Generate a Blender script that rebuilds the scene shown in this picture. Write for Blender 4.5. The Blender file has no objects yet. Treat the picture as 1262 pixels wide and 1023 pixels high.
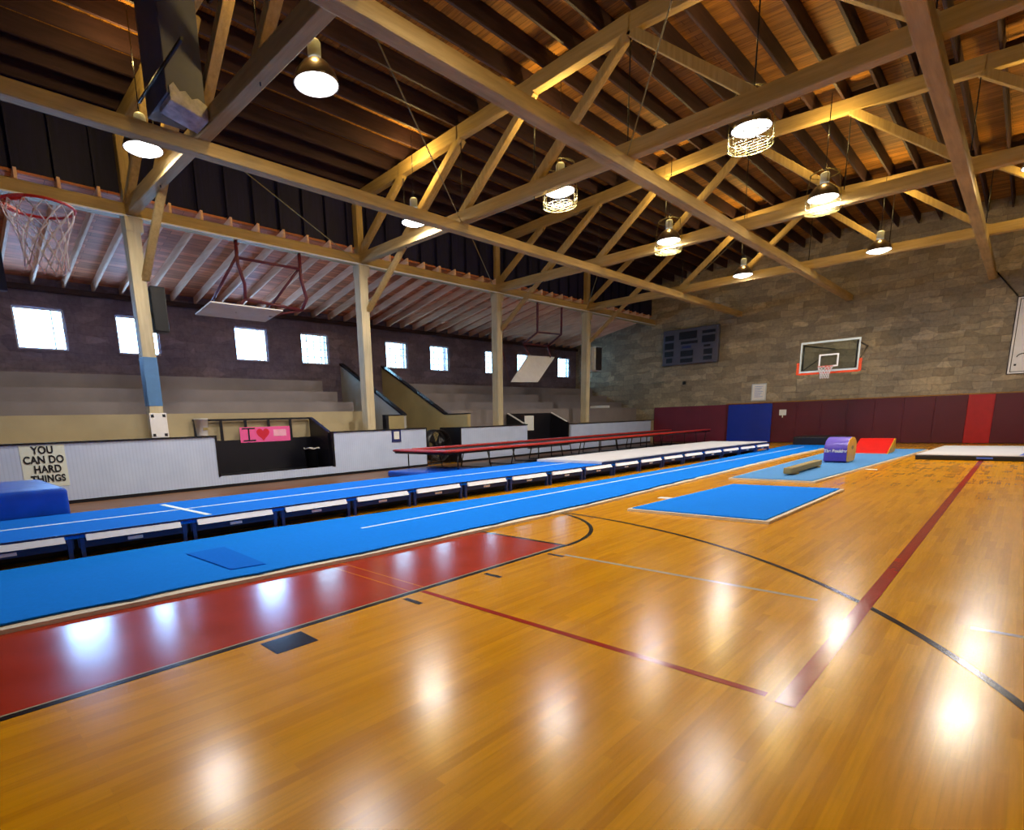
import bpy, math, random
from mathutils import Vector, Matrix
random.seed(7)
C = bpy.context.scene.collection
PI = math.pi
ALL = []

# ------------------------------------------------------------------ helpers
class MB:
    def __init__(s): s.v = []; s.f = []; s.sm = []; s.r = 0
    def face(s, pts, smooth=False):
        n = len(s.v); s.v += [tuple(p) for p in pts]; s.f.append(tuple(range(n, n+len(pts)))); s.sm.append(smooth)
        return s
    def box(s, x0, x1, y0, y1, z0, z1):
        if x0 > x1: x0, x1 = x1, x0
        if y0 > y1: y0, y1 = y1, y0
        if z0 > z1: z0, z1 = z1, z0
        return s.hexa([(x0,y0,z0),(x1,y0,z0),(x1,y1,z0),(x0,y1,z0),(x0,y0,z1),(x1,y0,z1),(x1,y1,z1),(x0,y1,z1)])
    def hexa(s, p):
        n = len(s.v); s.v += [tuple(q) for q in p]
        for f in ((0,3,2,1),(4,5,6,7),(0,1,5,4),(1,2,6,5),(2,3,7,6),(3,0,4,7)):
            s.f.append(tuple(n+i for i in f)); s.sm.append(False)
        return s
    def rbox(s, x0, x1, y0, y1, z0, z1, r, n=4):   # box with vertical edges and top/bottom edges rounded
        s.r = r; return s.box(x0,x1,y0,y1,z0,z1)
    def loft(s, rings, closed=True, caps=True, smooth=True):
        n = len(s.v); m = len(rings[0])
        for r in rings: s.v += [tuple(p) for p in r]
        for i in range(len(rings)-1):
            for j in range(m if closed else m-1):
                k = (j+1) % m
                s.f.append((n+i*m+j, n+i*m+k, n+(i+1)*m+k, n+(i+1)*m+j)); s.sm.append(smooth)
        if caps:
            s.f.append(tuple(n+j for j in reversed(range(m)))); s.sm.append(False)
            s.f.append(tuple(n+(len(rings)-1)*m+j for j in range(m))); s.sm.append(False)
        return s
    def bar(s, a, b, w, h, up=(0,0,1)):            # rectangular bar between two points
        a = Vector(a); b = Vector(b); d = (b-a).normalized(); u = Vector(up)
        if abs(d.dot(u)) > .98: u = Vector((0,1,0))
        r = d.cross(u).normalized(); u = r.cross(d).normalized()
        q = [(-w/2,-h/2),(w/2,-h/2),(w/2,h/2),(-w/2,h/2)]
        return s.loft([[p+r*i+u*j for i,j in q] for p in (a,b)], True, True, False)
    def tube(s, pts, r, n=8, closed=False):
        pts = [Vector(p) for p in pts]; rings = []
        N = len(pts); prev = None
        for i, p in enumerate(pts):
            if closed: d = (pts[(i+1)%N]-pts[i-1]).normalized()
            else: d = (pts[min(i+1,N-1)]-pts[max(i-1,0)]).normalized()
            if prev is None:
                u = Vector((0,0,1)) if abs(d.z) < .9 else Vector((1,0,0))
            else: u = prev
            x = d.cross(u).normalized(); u = x.cross(d).normalized(); prev = u
            rings.append([p+x*(r*math.cos(2*PI*k/n))+u*(r*math.sin(2*PI*k/n)) for k in range(n)])
        if closed: rings.append(rings[0]); return s.loft(rings, True, False, True)
        return s.loft(rings, True, True, True)
    def lathe(s, prof, c=(0,0,0), n=24, caps=False):
        c = Vector(c)
        return s.loft([[c+Vector((r*math.cos(2*PI*k/n), r*math.sin(2*PI*k/n), z)) for k in range(n)] for r, z in prof], True, caps, True)
    def prism(s, poly, axis, a, b):                # extrude a 2-D polygon along an axis
        def P(u, v, t):
            return {'x':(t,u,v),'y':(u,t,v),'z':(u,v,t)}[axis]
        return s.loft([[P(u,v,a) for u,v in poly],[P(u,v,b) for u,v in poly]], True, True, False)
    def build(s, name, mat, parent=None, bevel=0, **tags):
        m = bpy.data.meshes.new(name)
        off = Vector((0,0,0))
        q = parent
        while q is not None: off += Vector(q.location); q = q.parent
        m.from_pydata([tuple(Vector(v)-off) for v in s.v], [], s.f)
        m.polygons.foreach_set('use_smooth', s.sm)
        m.materials.append(mat); m.update()
        import bmesh
        bm = bmesh.new(); bm.from_mesh(m); bmesh.ops.recalc_face_normals(bm, faces=bm.faces); bm.to_mesh(m); bm.free()
        o = bpy.data.objects.new(name, m); C.objects.link(o)
        if parent is not None: o.parent = parent
        bevel = bevel or s.r
        if bevel:
            b = o.modifiers.new('b', 'BEVEL'); b.width = bevel; b.segments = 3 if s.r else 2; b.limit_method = 'ANGLE'
        tag(o, **tags)
        return o

def tag(o, label=None, cat=None, group=None, kind=None):
    if label: o['label'] = label
    if cat: o['category'] = cat
    if group: o['group'] = group
    if kind: o['kind'] = kind
    return o
def thing(name, loc, label, cat, group=None):
    o = bpy.data.objects.new(name, None); C.objects.link(o); o.location = loc; o.empty_display_size = .1
    return tag(o, label, cat, group)
def dup(root, delta, label=None, group=None):
    r = root.copy(); C.objects.link(r); r.location = Vector(root.location)+Vector(delta)
    if label: r['label'] = label
    if group: r['group'] = group
    for ch in root.children:
        c = ch.copy(); C.objects.link(c); c.parent = r
        for g in ch.children:
            d = g.copy(); C.objects.link(d); d.parent = c
    return r
def struct(name, mb, mat, parent=None):
    return mb.build(name, mat, parent, kind='structure')
def text(name, s, mat, parent, mtx, size, ext=.002, spacing=1.0, sx=1.0, off=.03):
    cu = bpy.data.curves.new(name, 'FONT'); cu.body = s; cu.size = size; cu.extrude = ext
    cu.align_x = 'CENTER'; cu.align_y = 'CENTER'; cu.space_character = spacing; cu.offset = size*off
    cu.materials.append(mat)
    tmp = bpy.data.objects.new('tmp', cu); C.objects.link(tmp)
    bpy.context.view_layer.update()
    me = bpy.data.meshes.new_from_object(tmp.evaluated_get(bpy.context.evaluated_depsgraph_get()))
    bpy.data.objects.remove(tmp); me.name = name
    if not me.materials: me.materials.append(mat)
    o = bpy.data.objects.new(name, me); C.objects.link(o)
    o.parent = parent
    o.matrix_local = mtx @ Matrix.Diagonal((sx, 1, 1, 1))
    return o

# ------------------------------------------------------------------ materials
def srgb(*c):
    return tuple(((x/255)/12.92 if x/255 <= .04045 else ((x/255+.055)/1.055)**2.4) for x in c)+(1,)
class NT:
    def __init__(s, name):
        s.m = bpy.data.materials.new(name); s.m.use_nodes = True; s.t = s.m.node_tree; s.n = s.t.nodes
        s.p = s.n['Principled BSDF']; s.out = s.n['Material Output']
    def add(s, typ, **kw):
        n = s.n.new(typ)
        for k, v in kw.items():
            if k in n.inputs.keys(): n.inputs[k].default_value = v
            else: setattr(n, k, v)
        return n
    def l(s, a, b): s.t.links.new(a, b)
    def tex(s, scale=(1,1,1), rot=(0,0,0)):
        tc = s.n.new('ShaderNodeTexCoord'); mp = s.n.new('ShaderNodeMapping')
        mp.inputs['Scale'].default_value = scale; mp.inputs['Rotation'].default_value = rot
        geo = s.n.new('ShaderNodeNewGeometry'); s.l(geo.outputs['Position'], mp.inputs['Vector'])
        return mp.outputs['Vector']
    def noise(s, vec, scale, detail=4, rough=.55):
        n = s.n.new('ShaderNodeTexNoise'); n.inputs['Scale'].default_value = scale; n.inputs['Detail'].default_value = detail
        n.inputs['Roughness'].default_value = rough; s.l(vec, n.inputs['Vector']); return n
    def ramp(s, fac, stops):
        r = s.n.new('ShaderNodeValToRGB'); e = r.color_ramp.elements
        while len(e) < len(stops): e.new(.5)
        for i, (p, c) in enumerate(stops): e[i].position = p; e[i].color = c
        s.l(fac, r.inputs['Fac']); return r
    def mix(s, typ, fac, a, b):
        m = s.n.new('ShaderNodeMix'); m.data_type = 'RGBA'; m.blend_type = typ
        for sock, v in ((m.inputs[0], fac), (m.inputs[6], a), (m.inputs[7], b)):
            if hasattr(v, 'is_linked') or hasattr(v, 'links'): s.l(v, sock)
            else: sock.default_value = v
        return m.outputs[2]
    def bump(s, h, strength, dist=.01):
        b = s.n.new('ShaderNodeBump'); b.inputs['Strength'].default_value = strength; b.inputs['Distance'].default_value = dist
        s.l(h, b.inputs['Height']); s.l(b.outputs['Normal'], s.p.inputs['Normal']); return b

def plain(name, col, rough=.6, var=.12, scale=6, metal=0, spec=.5, stretch=(1,1,1), bump=0, coat=0):
    t = NT(name); v = t.tex(stretch); n = t.noise(v, scale, 5)
    r = t.ramp(n.outputs['Fac'], [(.3, (1-var,)*3+(1,)), (.7, (1+var*.5,)*3+(1,))])
    c = t.mix('MULTIPLY', 1.0, col, r.outputs['Color'])
    t.l(c, t.p.inputs['Base Color']); t.p.inputs['Roughness'].default_value = rough; t.p.inputs['Metallic'].default_value = metal
    t.p.inputs['Specular IOR Level'].default_value = spec
    if coat: t.p.inputs['Coat Weight'].default_value = coat; t.p.inputs['Coat Roughness'].default_value = .1
    if bump: t.bump(n.outputs['Fac'], bump, .01)
    return t.m
def emis(name, col, strength):
    t = NT(name); t.p.inputs['Base Color'].default_value = col; t.p.inputs['Emission Color'].default_value = col
    t.p.inputs['Emission Strength'].default_value = strength; return t.m

def gym_gloss(t, vec, rough=.185):
    # varnished strip floor: every strip tips a touch, the varnish ripples along the strips
    b = t.n.new('ShaderNodeTexNoise'); b.inputs['Scale'].default_value = 1.0; b.inputs['Detail'].default_value = 3
    mp = t.n.new('ShaderNodeMapping'); mp.inputs['Scale'].default_value = (17.5, .9, 1); t.l(vec, mp.inputs['Vector']); t.l(mp.outputs['Vector'], b.inputs['Vector'])
    v1 = t.n.new('ShaderNodeVectorMath'); v1.operation = 'SUBTRACT'; v1.inputs[1].default_value = (.5,.5,.5); t.l(b.outputs['Color'], v1.inputs[0])
    v2 = t.n.new('ShaderNodeVectorMath'); v2.operation = 'MULTIPLY'; v2.inputs[1].default_value = (.012,.004,0); t.l(v1.outputs[0], v2.inputs[0])
    v3 = t.n.new('ShaderNodeVectorMath'); v3.operation = 'ADD'; v3.inputs[1].default_value = (0,0,1); t.l(v2.outputs[0], v3.inputs[0])
    v4 = t.n.new('ShaderNodeVectorMath'); v4.operation = 'NORMALIZE'; t.l(v3.outputs[0], v4.inputs[0])
    t.l(v4.outputs[0], t.p.inputs['Normal'])
    rn = t.noise(vec, 1.7, 3)
    mr = t.n.new('ShaderNodeMapRange'); mr.inputs['To Min'].default_value = rough*.75; mr.inputs['To Max'].default_value = rough*1.5
    t.l(rn.outputs['Fac'], mr.inputs['Value']); t.l(mr.outputs['Result'], t.p.inputs['Roughness'])
    t.p.inputs['Specular IOR Level'].default_value = .29

def mat_floor():
    t = NT('maple_strip_floor'); v = t.tex()
    mp = t.n.new('ShaderNodeMapping'); mp.inputs['Rotation'].default_value = (0,0,PI/2); t.l(v, mp.inputs['Vector'])
    br = t.add('ShaderNodeTexBrick', offset=.37, offset_frequency=2, squash=1.0)
    br.inputs['Scale'].default_value = 1.0; br.inputs['Brick Width'].default_value = .95; br.inputs['Row Height'].default_value = .057
    br.inputs['Mortar Size'].default_value = .0011; br.inputs['Mortar Smooth'].default_value = .4; br.inputs['Bias'].default_value = 0
    br.inputs['Color1'].default_value = (0,0,0,1); br.inputs['Color2'].default_value = (1,1,1,1); br.inputs['Mortar'].default_value = (.5,.5,.5,1)
    t.l(mp.outputs['Vector'], br.inputs['Vector'])
    r = t.ramp(br.outputs['Color'], [(0, srgb(196,130,0)), (.35, srgb(210,146,0)), (.75, srgb(217,151,0)), (1, srgb(198,132,0))])
    g = t.noise(t.tex((26,1.2,1)), 2.2, 6, .6)
    gr = t.ramp(g.outputs['Fac'], [(.3, (.80,.76,.7,1)), (.6, (1.04,1.03,1,1))])
    c = t.mix('MULTIPLY', .7, r.outputs['Color'], gr.outputs['Color'])
    big = t.noise(v, .35, 3); bc = t.ramp(big.outputs['Fac'], [(.35, (.9,.87,.8,1)), (.65, (1.05,1.04,1,1))])
    c = t.mix('MULTIPLY', .8, c, bc.outputs['Color'])
    m = t.n.new('ShaderNodeMath'); m.operation = 'MULTIPLY'; m.inputs[1].default_value = .22; t.l(br.outputs['Fac'], m.inputs[0])
    c = t.mix('MIX', m.outputs[0], c, srgb(110,62,12))
    t.l(c, t.p.inputs['Base Color']); gym_gloss(t, v)
    return t.m
def mat_paint(name, col, rough=.16):
    t = NT(name); v = t.tex(); n = t.noise(v, 3, 5)
    r = t.ramp(n.outputs['Fac'], [(.3, (.86,.86,.86,1)), (.7, (1.06,1.06,1.06,1))])
    t.l(t.mix('MULTIPLY', 1, col, r.outputs['Color']), t.p.inputs['Base Color']); gym_gloss(t, v, rough); return t.m

def mat_stone(name, axis, light, dark, mortar, scale=1.0):
    t = NT(name); v = t.tex()
    sep = t.n.new('ShaderNodeSeparateXYZ'); t.l(v, sep.inputs[0]); cmb = t.n.new('ShaderNodeCombineXYZ')
    t.l(sep.outputs['Y' if axis == 'x' else 'X'], cmb.inputs[0]); t.l(sep.outputs['Z'], cmb.inputs[1])
    nz = t.noise(v, 1.4, 3)
    sb = t.n.new('ShaderNodeVectorMath'); sb.operation = 'SCALE'; sb.inputs['Scale'].default_value = .26; t.l(nz.outputs['Color'], sb.inputs[0])
    ad = t.n.new('ShaderNodeVectorMath'); ad.operation = 'ADD'; t.l(cmb.outputs[0], ad.inputs[0]); t.l(sb.outputs[0], ad.inputs[1])
    br = t.add('ShaderNodeTexBrick', offset=.43, offset_frequency=2, squash=1.55, squash_frequency=3)
    br.inputs['Brick Width'].default_value = .62*scale; br.inputs['Row Height'].default_value = .29*scale
    br.inputs['Scale'].default_value = 1; br.inputs['Mortar Size'].default_value = .010; br.inputs['Mortar Smooth'].default_value = .9
    br.inputs['Color1'].default_value = dark; br.inputs['Color2'].default_value = light; br.inputs['Mortar'].default_value = mortar
    t.l(ad.outputs[0], br.inputs['Vector'])
    n = t.noise(v, 9, 8, .7); r = t.ramp(n.outputs['Fac'], [(.3, (.72,.72,.72,1)), (.75, (1.15,1.15,1.15,1))])
    c = t.mix('MULTIPLY', 1, br.outputs['Color'], r.outputs['Color'])
    b2 = t.noise(v, .5, 3); r2 = t.ramp(b2.outputs['Fac'], [(.35, (.75,.75,.8,1)), (.7, (1.1,1.08,1.0,1))])
    c = t.mix('MULTIPLY', .8, c, r2.outputs['Color'])
    vo = t.n.new('ShaderNodeTexVoronoi'); vo.inputs['Scale'].default_value = 1; vm = t.n.new('ShaderNodeMapping'); vm.inputs['Scale'].default_value = (1.9,3.6,1)
    t.l(ad.outputs[0], vm.inputs['Vector']); t.l(vm.outputs['Vector'], vo.inputs['Vector'])
    vr = t.ramp(vo.outputs['Color'], [(.2,(.82,.82,.83,1)),(.7,(1.02,1.0,.98,1)),(.85,(1.3,1.28,1.24,1))]); c = t.mix('MULTIPLY', .75, c, vr.outputs['Color'])
    t.l(c, t.p.inputs['Base Color']); t.p.inputs['Roughness'].default_value = .85
    m = t.n.new('ShaderNodeMath'); m.operation = 'SUBTRACT'; t.l(n.outputs['Fac'], m.inputs[0]); t.l(br.outputs['Fac'], m.inputs[1])
    t.bump(m.outputs[0], .7, .03)
    return t.m
def mat_wood(name, a, b, along='y', rough=.65, board=None, spec=.3):
    # grain along an axis; board = width of boards with dark joints
    t = NT(name); sc = {'x':(1,14,14),'y':(14,1,14),'z':(14,14,1)}[along]
    v = t.tex(sc); n = t.noise(v, 1.2, 6, .6)
    r = t.ramp(n.outputs['Fac'], [(.3, a), (.7, b)]); c = r.outputs['Color']
    big = t.noise(t.tex(), .8, 3); c = t.mix('MULTIPLY', .7, c, t.ramp(big.outputs['Fac'], [(.3,(.7,.7,.72,1)),(.7,(1.1,1.08,1.05,1))]).outputs['Color'])
    if board:
        vv = t.tex(); mp = t.n.new('ShaderNodeMapping'); t.l(vv, mp.inputs['Vector'])
        if along == 'y': mp.inputs['Rotation'].default_value = (0,0,PI/2)
        br = t.add('ShaderNodeTexBrick', offset=.41); br.inputs['Brick Width'].default_value = 2.6; br.inputs['Row Height'].default_value = board
        br.inputs['Scale'].default_value = 1; br.inputs['Mortar Size'].default_value = .004
        br.inputs['Color1'].default_value = (.62,.6,.58,1); br.inputs['Color2'].default_value = (1.1,1.08,1.05,1); br.inputs['Mortar'].default_value = (.15,.13,.12,1)
        t.l(mp.outputs['Vector'], br.inputs['Vector']); c = t.mix('MULTIPLY', 1, c, br.outputs['Color'])
    t.l(c, t.p.inputs['Base Color']); t.p.inputs['Roughness'].default_value = rough; t.p.inputs['Specular IOR Level'].default_value = spec
    t.bump(n.outputs['Fac'], .15, .004)
    return t.m
def mat_siding():
    t = NT('beadboard_siding'); v = t.tex(); w = t.add('ShaderNodeTexWave', wave_type='BANDS', bands_direction='Y', wave_profile='SIN')
    w.inputs['Scale'].default_value = 4.5; t.l(v, w.inputs['Vector'])
    r = t.ramp(w.outputs['Fac'], [(0, srgb(186,201,238)), (.15, srgb(195,210,246)), (1, srgb(198,213,248))])
    n = t.noise(v, 2, 4); c = t.mix('MULTIPLY', .6, r.outputs['Color'], t.ramp(n.outputs['Fac'], [(.3,(.85,.87,.9,1)),(.7,(1.05,1.05,1.03,1))]).outputs['Color'])
    t.l(c, t.p.inputs['Base Color']); t.p.inputs['Roughness'].default_value = .45; t.bump(w.outputs['Fac'], .1, .005); return t.m
def mat_glass(name, col, gloss=.12):
    t = NT(name); t.n.remove(t.p)
    tr = t.n.new('ShaderNodeBsdfTransparent'); tr.inputs[0].default_value = col
    gl = t.n.new('ShaderNodeBsdfGlossy'); gl.inputs['Roughness'].default_value = .05
    mx = t.n.new('ShaderNodeMixShader'); mx.inputs[0].default_value = gloss
    t.l(tr.outputs[0], mx.inputs[1]); t.l(gl.outputs[0], mx.inputs[2]); t.l(mx.outputs[0], t.out.inputs['Surface']); return t.m

M = dict(
 floor=mat_floor(),
 lane=mat_paint('red_lane_paint', srgb(166,50,26)), black_line=mat_paint('black_line_paint', srgb(30,26,22)),
 red_line=mat_paint('red_line_paint', srgb(158,38,14)), grey_line=mat_paint('grey_line_paint', srgb(176,166,140)), yellow_line=mat_paint('yellow_line_paint', srgb(212,120,20)),
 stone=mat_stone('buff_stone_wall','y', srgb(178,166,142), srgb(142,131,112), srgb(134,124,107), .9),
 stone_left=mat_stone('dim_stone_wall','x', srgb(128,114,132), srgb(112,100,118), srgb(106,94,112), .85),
 plaster=plain('dark_plaster', srgb(70,64,70), .9),
 beam=mat_wood('khaki_painted_timber', srgb(160,134,84), srgb(182,156,104), 'y'),
 chord=mat_wood('khaki_painted_chord', srgb(160,134,84), srgb(182,156,104), 'x'),
 web=mat_wood('khaki_painted_web', srgb(158,132,82), srgb(184,158,106), 'z'),
 post=mat_wood('cream_painted_post', srgb(184,172,142), srgb(206,194,164), 'z'),
 joist=mat_wood('dark_stained_joist', srgb(42,26,32), srgb(62,40,44), 'y'),
 deck=mat_wood('brown_roof_boards', srgb(126,82,34), srgb(186,130,52), 'x', board=.15),
 rafter=mat_wood('pale_rafter', srgb(226,176,140), srgb(242,208,176), 'x'),
 leandeck=mat_wood('reddish_roof_boards', srgb(190,104,70), srgb(228,150,104), 'y', board=.15),
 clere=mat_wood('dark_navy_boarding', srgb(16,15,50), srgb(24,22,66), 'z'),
 siding=mat_siding(), black=plain('black_paint', srgb(18,18,28), .35), bleach=plain('tan_painted_concrete', srgb(172,158,128), .75, .12, 1.2),
 bleach_hi=plain('grey_concrete_step', srgb(136,128,132), .85, .12, 1.2), tanwall=plain('tan_painted_wall', srgb(168,152,108), .7, .12, 1.5),
 slopewall=plain('white_painted_wall', srgb(168,166,160), .6, .1, 1.5),
 carpet=plain('bright_blue_carpet', srgb(6,122,232), .95, .06, 30, spec=.1), carpet2=plain('royal_blue_carpet', srgb(16,110,224), .95, .06, 30, spec=.1),
 patch=plain('deep_blue_carpet', srgb(2,104,220), .95, .05, 30, spec=.1),
 carpet3=plain('grey_blue_carpet', srgb(84,140,200), .95, .08, 20, spec=.1),
 foam=plain('off_white_foam', srgb(214,204,184), .8, .12, 8), stripwhite=plain('bright_white_vinyl', srgb(246,248,255), .5, .03), white=plain('white_vinyl', srgb(232,232,236), .4, .06, 5), whiteline=plain('white_tape', srgb(214,232,248), .6, .03),
 navy=plain('navy_vinyl', srgb(22,36,84), .4, .15), navymetal=plain('navy_painted_steel', srgb(28,52,120), .35, .1),
 vinyl=plain('royal_blue_vinyl', srgb(12,76,196), .3, .22, 3, bump=.5), redpad=plain('red_vinyl_pad', srgb(176,40,38), .35, .1), darksteel=plain('dark_steel', srgb(34,34,40), .4, .1, metal=.6),
 maroon=plain('maroon_vinyl', srgb(84,12,32), .38, .14, 1.3), maroon2=plain('dull_maroon_vinyl', srgb(104,26,50), .5, .12, 1.3), bluepad=plain('blue_vinyl_pad', srgb(0,42,160), .4, .08, 2), redhot=plain('bright_red_vinyl', srgb(168,12,22), .4, .1),
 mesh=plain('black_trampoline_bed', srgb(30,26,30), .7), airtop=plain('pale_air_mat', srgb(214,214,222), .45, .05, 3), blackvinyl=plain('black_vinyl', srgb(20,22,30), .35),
 purple=plain('purple_vinyl', srgb(92,70,190), .35, .1), yellow=plain('yellow_vinyl', srgb(222,168,40), .4, .12), red=plain('scarlet_vinyl', srgb(206,22,20), .35, .08),
 beamtan=plain('tan_suede', srgb(150,132,84), .8, .1), orange=plain('orange_rim_paint', srgb(214,70,28), .35), redrim=plain('red_rim_paint', srgb(190,44,40), .35),
 net=plain('white_cord', srgb(222,218,222), .8, .05), frame=plain('grey_steel_frame', srgb(186,196,200), .4, .1), blackmetal=plain('black_steel', srgb(22,20,26), .4, .1),
 maroonsteel=plain('maroon_steel', srgb(92,24,34), .45), alu=plain('spun_aluminium', srgb(120,110,110), .28, .05, metal=.9), wire=plain('galvanised_wire', srgb(112,100,50), .5, .1),
 glass=mat_glass('board_glass', (.86,.93,.92,1), .06), pane=mat_glass('window_glass', (.93,.98,1,1), .05), pane_green=mat_glass('leafy_window_glass', (.62,.66,.6,1), .05), sash=plain('white_sash_paint', srgb(206,204,206), .5),
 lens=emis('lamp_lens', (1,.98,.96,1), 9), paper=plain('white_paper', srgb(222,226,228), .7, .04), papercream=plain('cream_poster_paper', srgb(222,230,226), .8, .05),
 pink=plain('pink_poster_paper', srgb(240,96,168), .7, .05), pinkpale=plain('pale_pink_ink', srgb(250,178,210), .7, .1), heart=plain('red_poster_ink', srgb(214,28,60), .7, .05), ink=plain('black_marker_ink', srgb(16,18,34), .7, .02),
 plaque=plain('blue_plaque_edge', srgb(30,40,110), .5), board_dark=plain('scoreboard_blue_grey', srgb(82,82,102), .5, .1), board_inset=plain('scoreboard_dark_panel', srgb(20,20,36), .35, .1),
 bucket=plain('white_plastic', srgb(226,228,230), .35, .04), duct=plain('dark_duct_metal', srgb(84,86,108), .55, .15, 2, spec=.3), lag=plain('torn_foil_lagging', srgb(176,170,176), .5, .35, 9, bump=1),
 side_strip=mat_wood('brown_side_floor', srgb(104,74,50), srgb(136,98,66), 'y', .4), trim=mat_wood('oak_trim', srgb(150,104,52), srgb(176,128,70), 'x'), wallstripe=plain('blue_tape_stripe', srgb(70,110,220), .5), bluepost=plain('blue_post_paint', srgb(78,124,176), .6, .1), fanblade=plain('fan_blade', srgb(60,60,66), .35, .1, metal=.6))

# ------------------------------------------------------------------ main dimensions
XP = -13.66; XW = -18.2; YF = 27.9; XR = 3.0; YN = -3.0
TY = [4.0, 9.9, 15.8, 21.7]
PAN = 2.052
XC = -5.24; KX = XC+1.83; KX2 = XC-1.83
def cb(x): return 7.42+.42*(1-min(1, abs(x+5.45)/8.21))     # underside of a top chord
DECK = .62

# ------------------------------------------------------------------ floor and painted court lines
fl = struct('floor', MB().face([(XW,YN,0),(XR,YN,0),(XR,YF,0),(XW,YF,0)]), M['floor'])
def line(mat, *poly, z=.0012, name='painted_line'):
    return MB().face([(x,y,z) for x,y in poly]).build(name, M[mat], fl)
def rect(mat, x0, x1, y0, y1, z=.0012, name='painted_line'):
    return line(mat, (x0,y0),(x1,y0),(x1,y1),(x0,y1), z=z, name=name)
FT = 5.08
rect('side_strip', -13.3, -9.5, YN, YF, .0006, 'side_floor_strip')  # floor drawn darker brown between the track and the siding
rect('lane', KX2+.05, KX-.06, YN, FT, .0008, 'painted_lane')
rect('grey_line', KX-.06, KX-.045, YN, FT, .001); rect('black_line', KX-.045, KX+.01, YN, FT)
rect('black_line', KX2-.01, KX2+.045, YN, FT); rect('black_line', KX2, KX, FT-.025, FT+.025, .0016)
for s, x0 in ((1, KX+.06), (-1, KX2-.06)):
    for y, w, d in ((1.44,.30,.24),(2.66,.05,.2),(3.63,.05,.2),(4.62,.05,.2)):
        rect('black_line', min(x0, x0+s*d), max(x0, x0+s*d), y, y+w, name='lane_mark')
def arc(cx, cy, r, w, a0, a1, n, mat='black_line', z=.0018):
    mb = MB(); P = [[(cx+(r+s*w/2)*math.cos(a0+(a1-a0)*k/n), cy+(r+s*w/2)*math.sin(a0+(a1-a0)*k/n), z) for k in range(n+1)] for s in (-1,1)]
    for k in range(n): mb.face([P[0][k],P[1][k],P[1][k+1],P[0][k+1]])
    return mb.build('painted_arc', M[mat], fl)
arc(XC, FT, 1.83, .05, 0, PI, 48)
arc(XC, .905, 6.02, .05, -.35, PI+.35, 120)
rect('red_line', -.70, -.61, 2.86, 23.2, .0022); rect('red_line', KX+.02, -.75, 2.885, 2.94, .0014)
rect('yellow_line', KX2+.05, KX-.06, 2.985, 3.0, .0014); rect('yellow_line', KX2+.05, KX-.06, 2.83, 2.845, .0014)
rect('grey_line', -3.18, -.93, 4.69, 4.74); rect('grey_line', -.09, XR, 4.69, 4.74)

# ------------------------------------------------------------------ walls
WIN = [2.27, 4.6, 8.03, 10.43, 14.23, 16.65, 20.2, 22.62, 26.15]
WW = 1.12; WZ0 = 3.60; WZ1 = 4.66
wl = MB(); ys = sorted([YN]+[y for w in WIN for y in (w, w+WW)]+[YF]); T = .35
def slab(y0, y1, z0, z1): wl.box(XW-T, XW, y0, y1, z0, z1)
slab(YN, YF, 0, WZ0); slab(YN, YF, WZ1, 6.4)
for i in range(0, len(ys), 2): slab(ys[i], ys[i+1], WZ0, WZ1)
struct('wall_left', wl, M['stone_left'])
struct('wall_far', MB().box(XW, XR, YF, YF+.3, 0, 9), M['stone'])
struct('wall_right', MB().box(XR, XR+.3, YN, YF, 0, 9), M['stone'])
struct('wall_near', MB().box(XW, XR, YN-.3, YN, 0, 9), M['stone'])
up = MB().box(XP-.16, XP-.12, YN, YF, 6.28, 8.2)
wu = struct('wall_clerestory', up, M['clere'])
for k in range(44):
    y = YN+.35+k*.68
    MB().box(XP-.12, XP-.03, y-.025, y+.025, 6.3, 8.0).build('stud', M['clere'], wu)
for i, w in enumerate(WIN):
    mb = MB(); f = .05; xx0, xx1 = XW-.14, XW-.06
    mb.box(xx0,xx1,w,w+WW,WZ0,WZ0+f).box(xx0,xx1,w,w+WW,WZ1-f,WZ1).box(xx0,xx1,w,w+f,WZ0+f,WZ1-f).box(xx0,xx1,w+WW-f,w+WW,WZ0+f,WZ1-f)
    mb.box(xx0,xx1,w+WW*.74,w+WW*.74+.03,WZ0+f,WZ1-f)
    if i >= 3:
        for k in (1,2): mb.box(xx0+.02,xx1-.02,w+WW*.74*k/3-.013,w+WW*.74*k/3+.013,WZ0+f,WZ1-f)
        for k in (1,2,3): mb.box(xx0+.02,xx1-.02,w+f,w+WW-f,WZ0+(WZ1-WZ0)*k/4-.012,WZ0+(WZ1-WZ0)*k/4+.012)
    wo = struct('window_%d' % (i+1), mb, M['sash'])
    MB().box(XW-.105,XW-.10,w+f,w+WW-f,WZ0+f,WZ1-f).build('pane', M['pane' if i < 3 else 'pane_green'], wo)
    MB().box(XW-.30,XW+.03,w-.03,w+WW+.03,WZ0-.05,WZ0-.001).build('sill', M['stone_left'], wo)

# ------------------------------------------------------------------ ceiling: deck, joists, trusses
ce = MB()
for a, b in ((XP-.16, -5.45), (-5.45, XR)):
    za, zb = cb(a)+DECK, cb(b)+DECK
    ce.hexa([(a,YN,za),(b,YN,zb),(b,YF,zb),(a,YF,za),(a,YN,za+.05),(b,YN,zb+.05),(b,YF,zb+.05),(a,YF,za+.05)])
struct('ceiling', ce, M['deck'])
x = XP+.35
while x < XR-.1:
    z = cb(x)+.285
    MB().box(x-.024, x+.024, YN, YF, z, z+.325).build('ceiling_joist', M['joist'], None,
        label='dark brown joist running the length of the gym under the roof boards', cat='joist', group='dark roof joists above the trusses')
    x += .61
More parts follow.
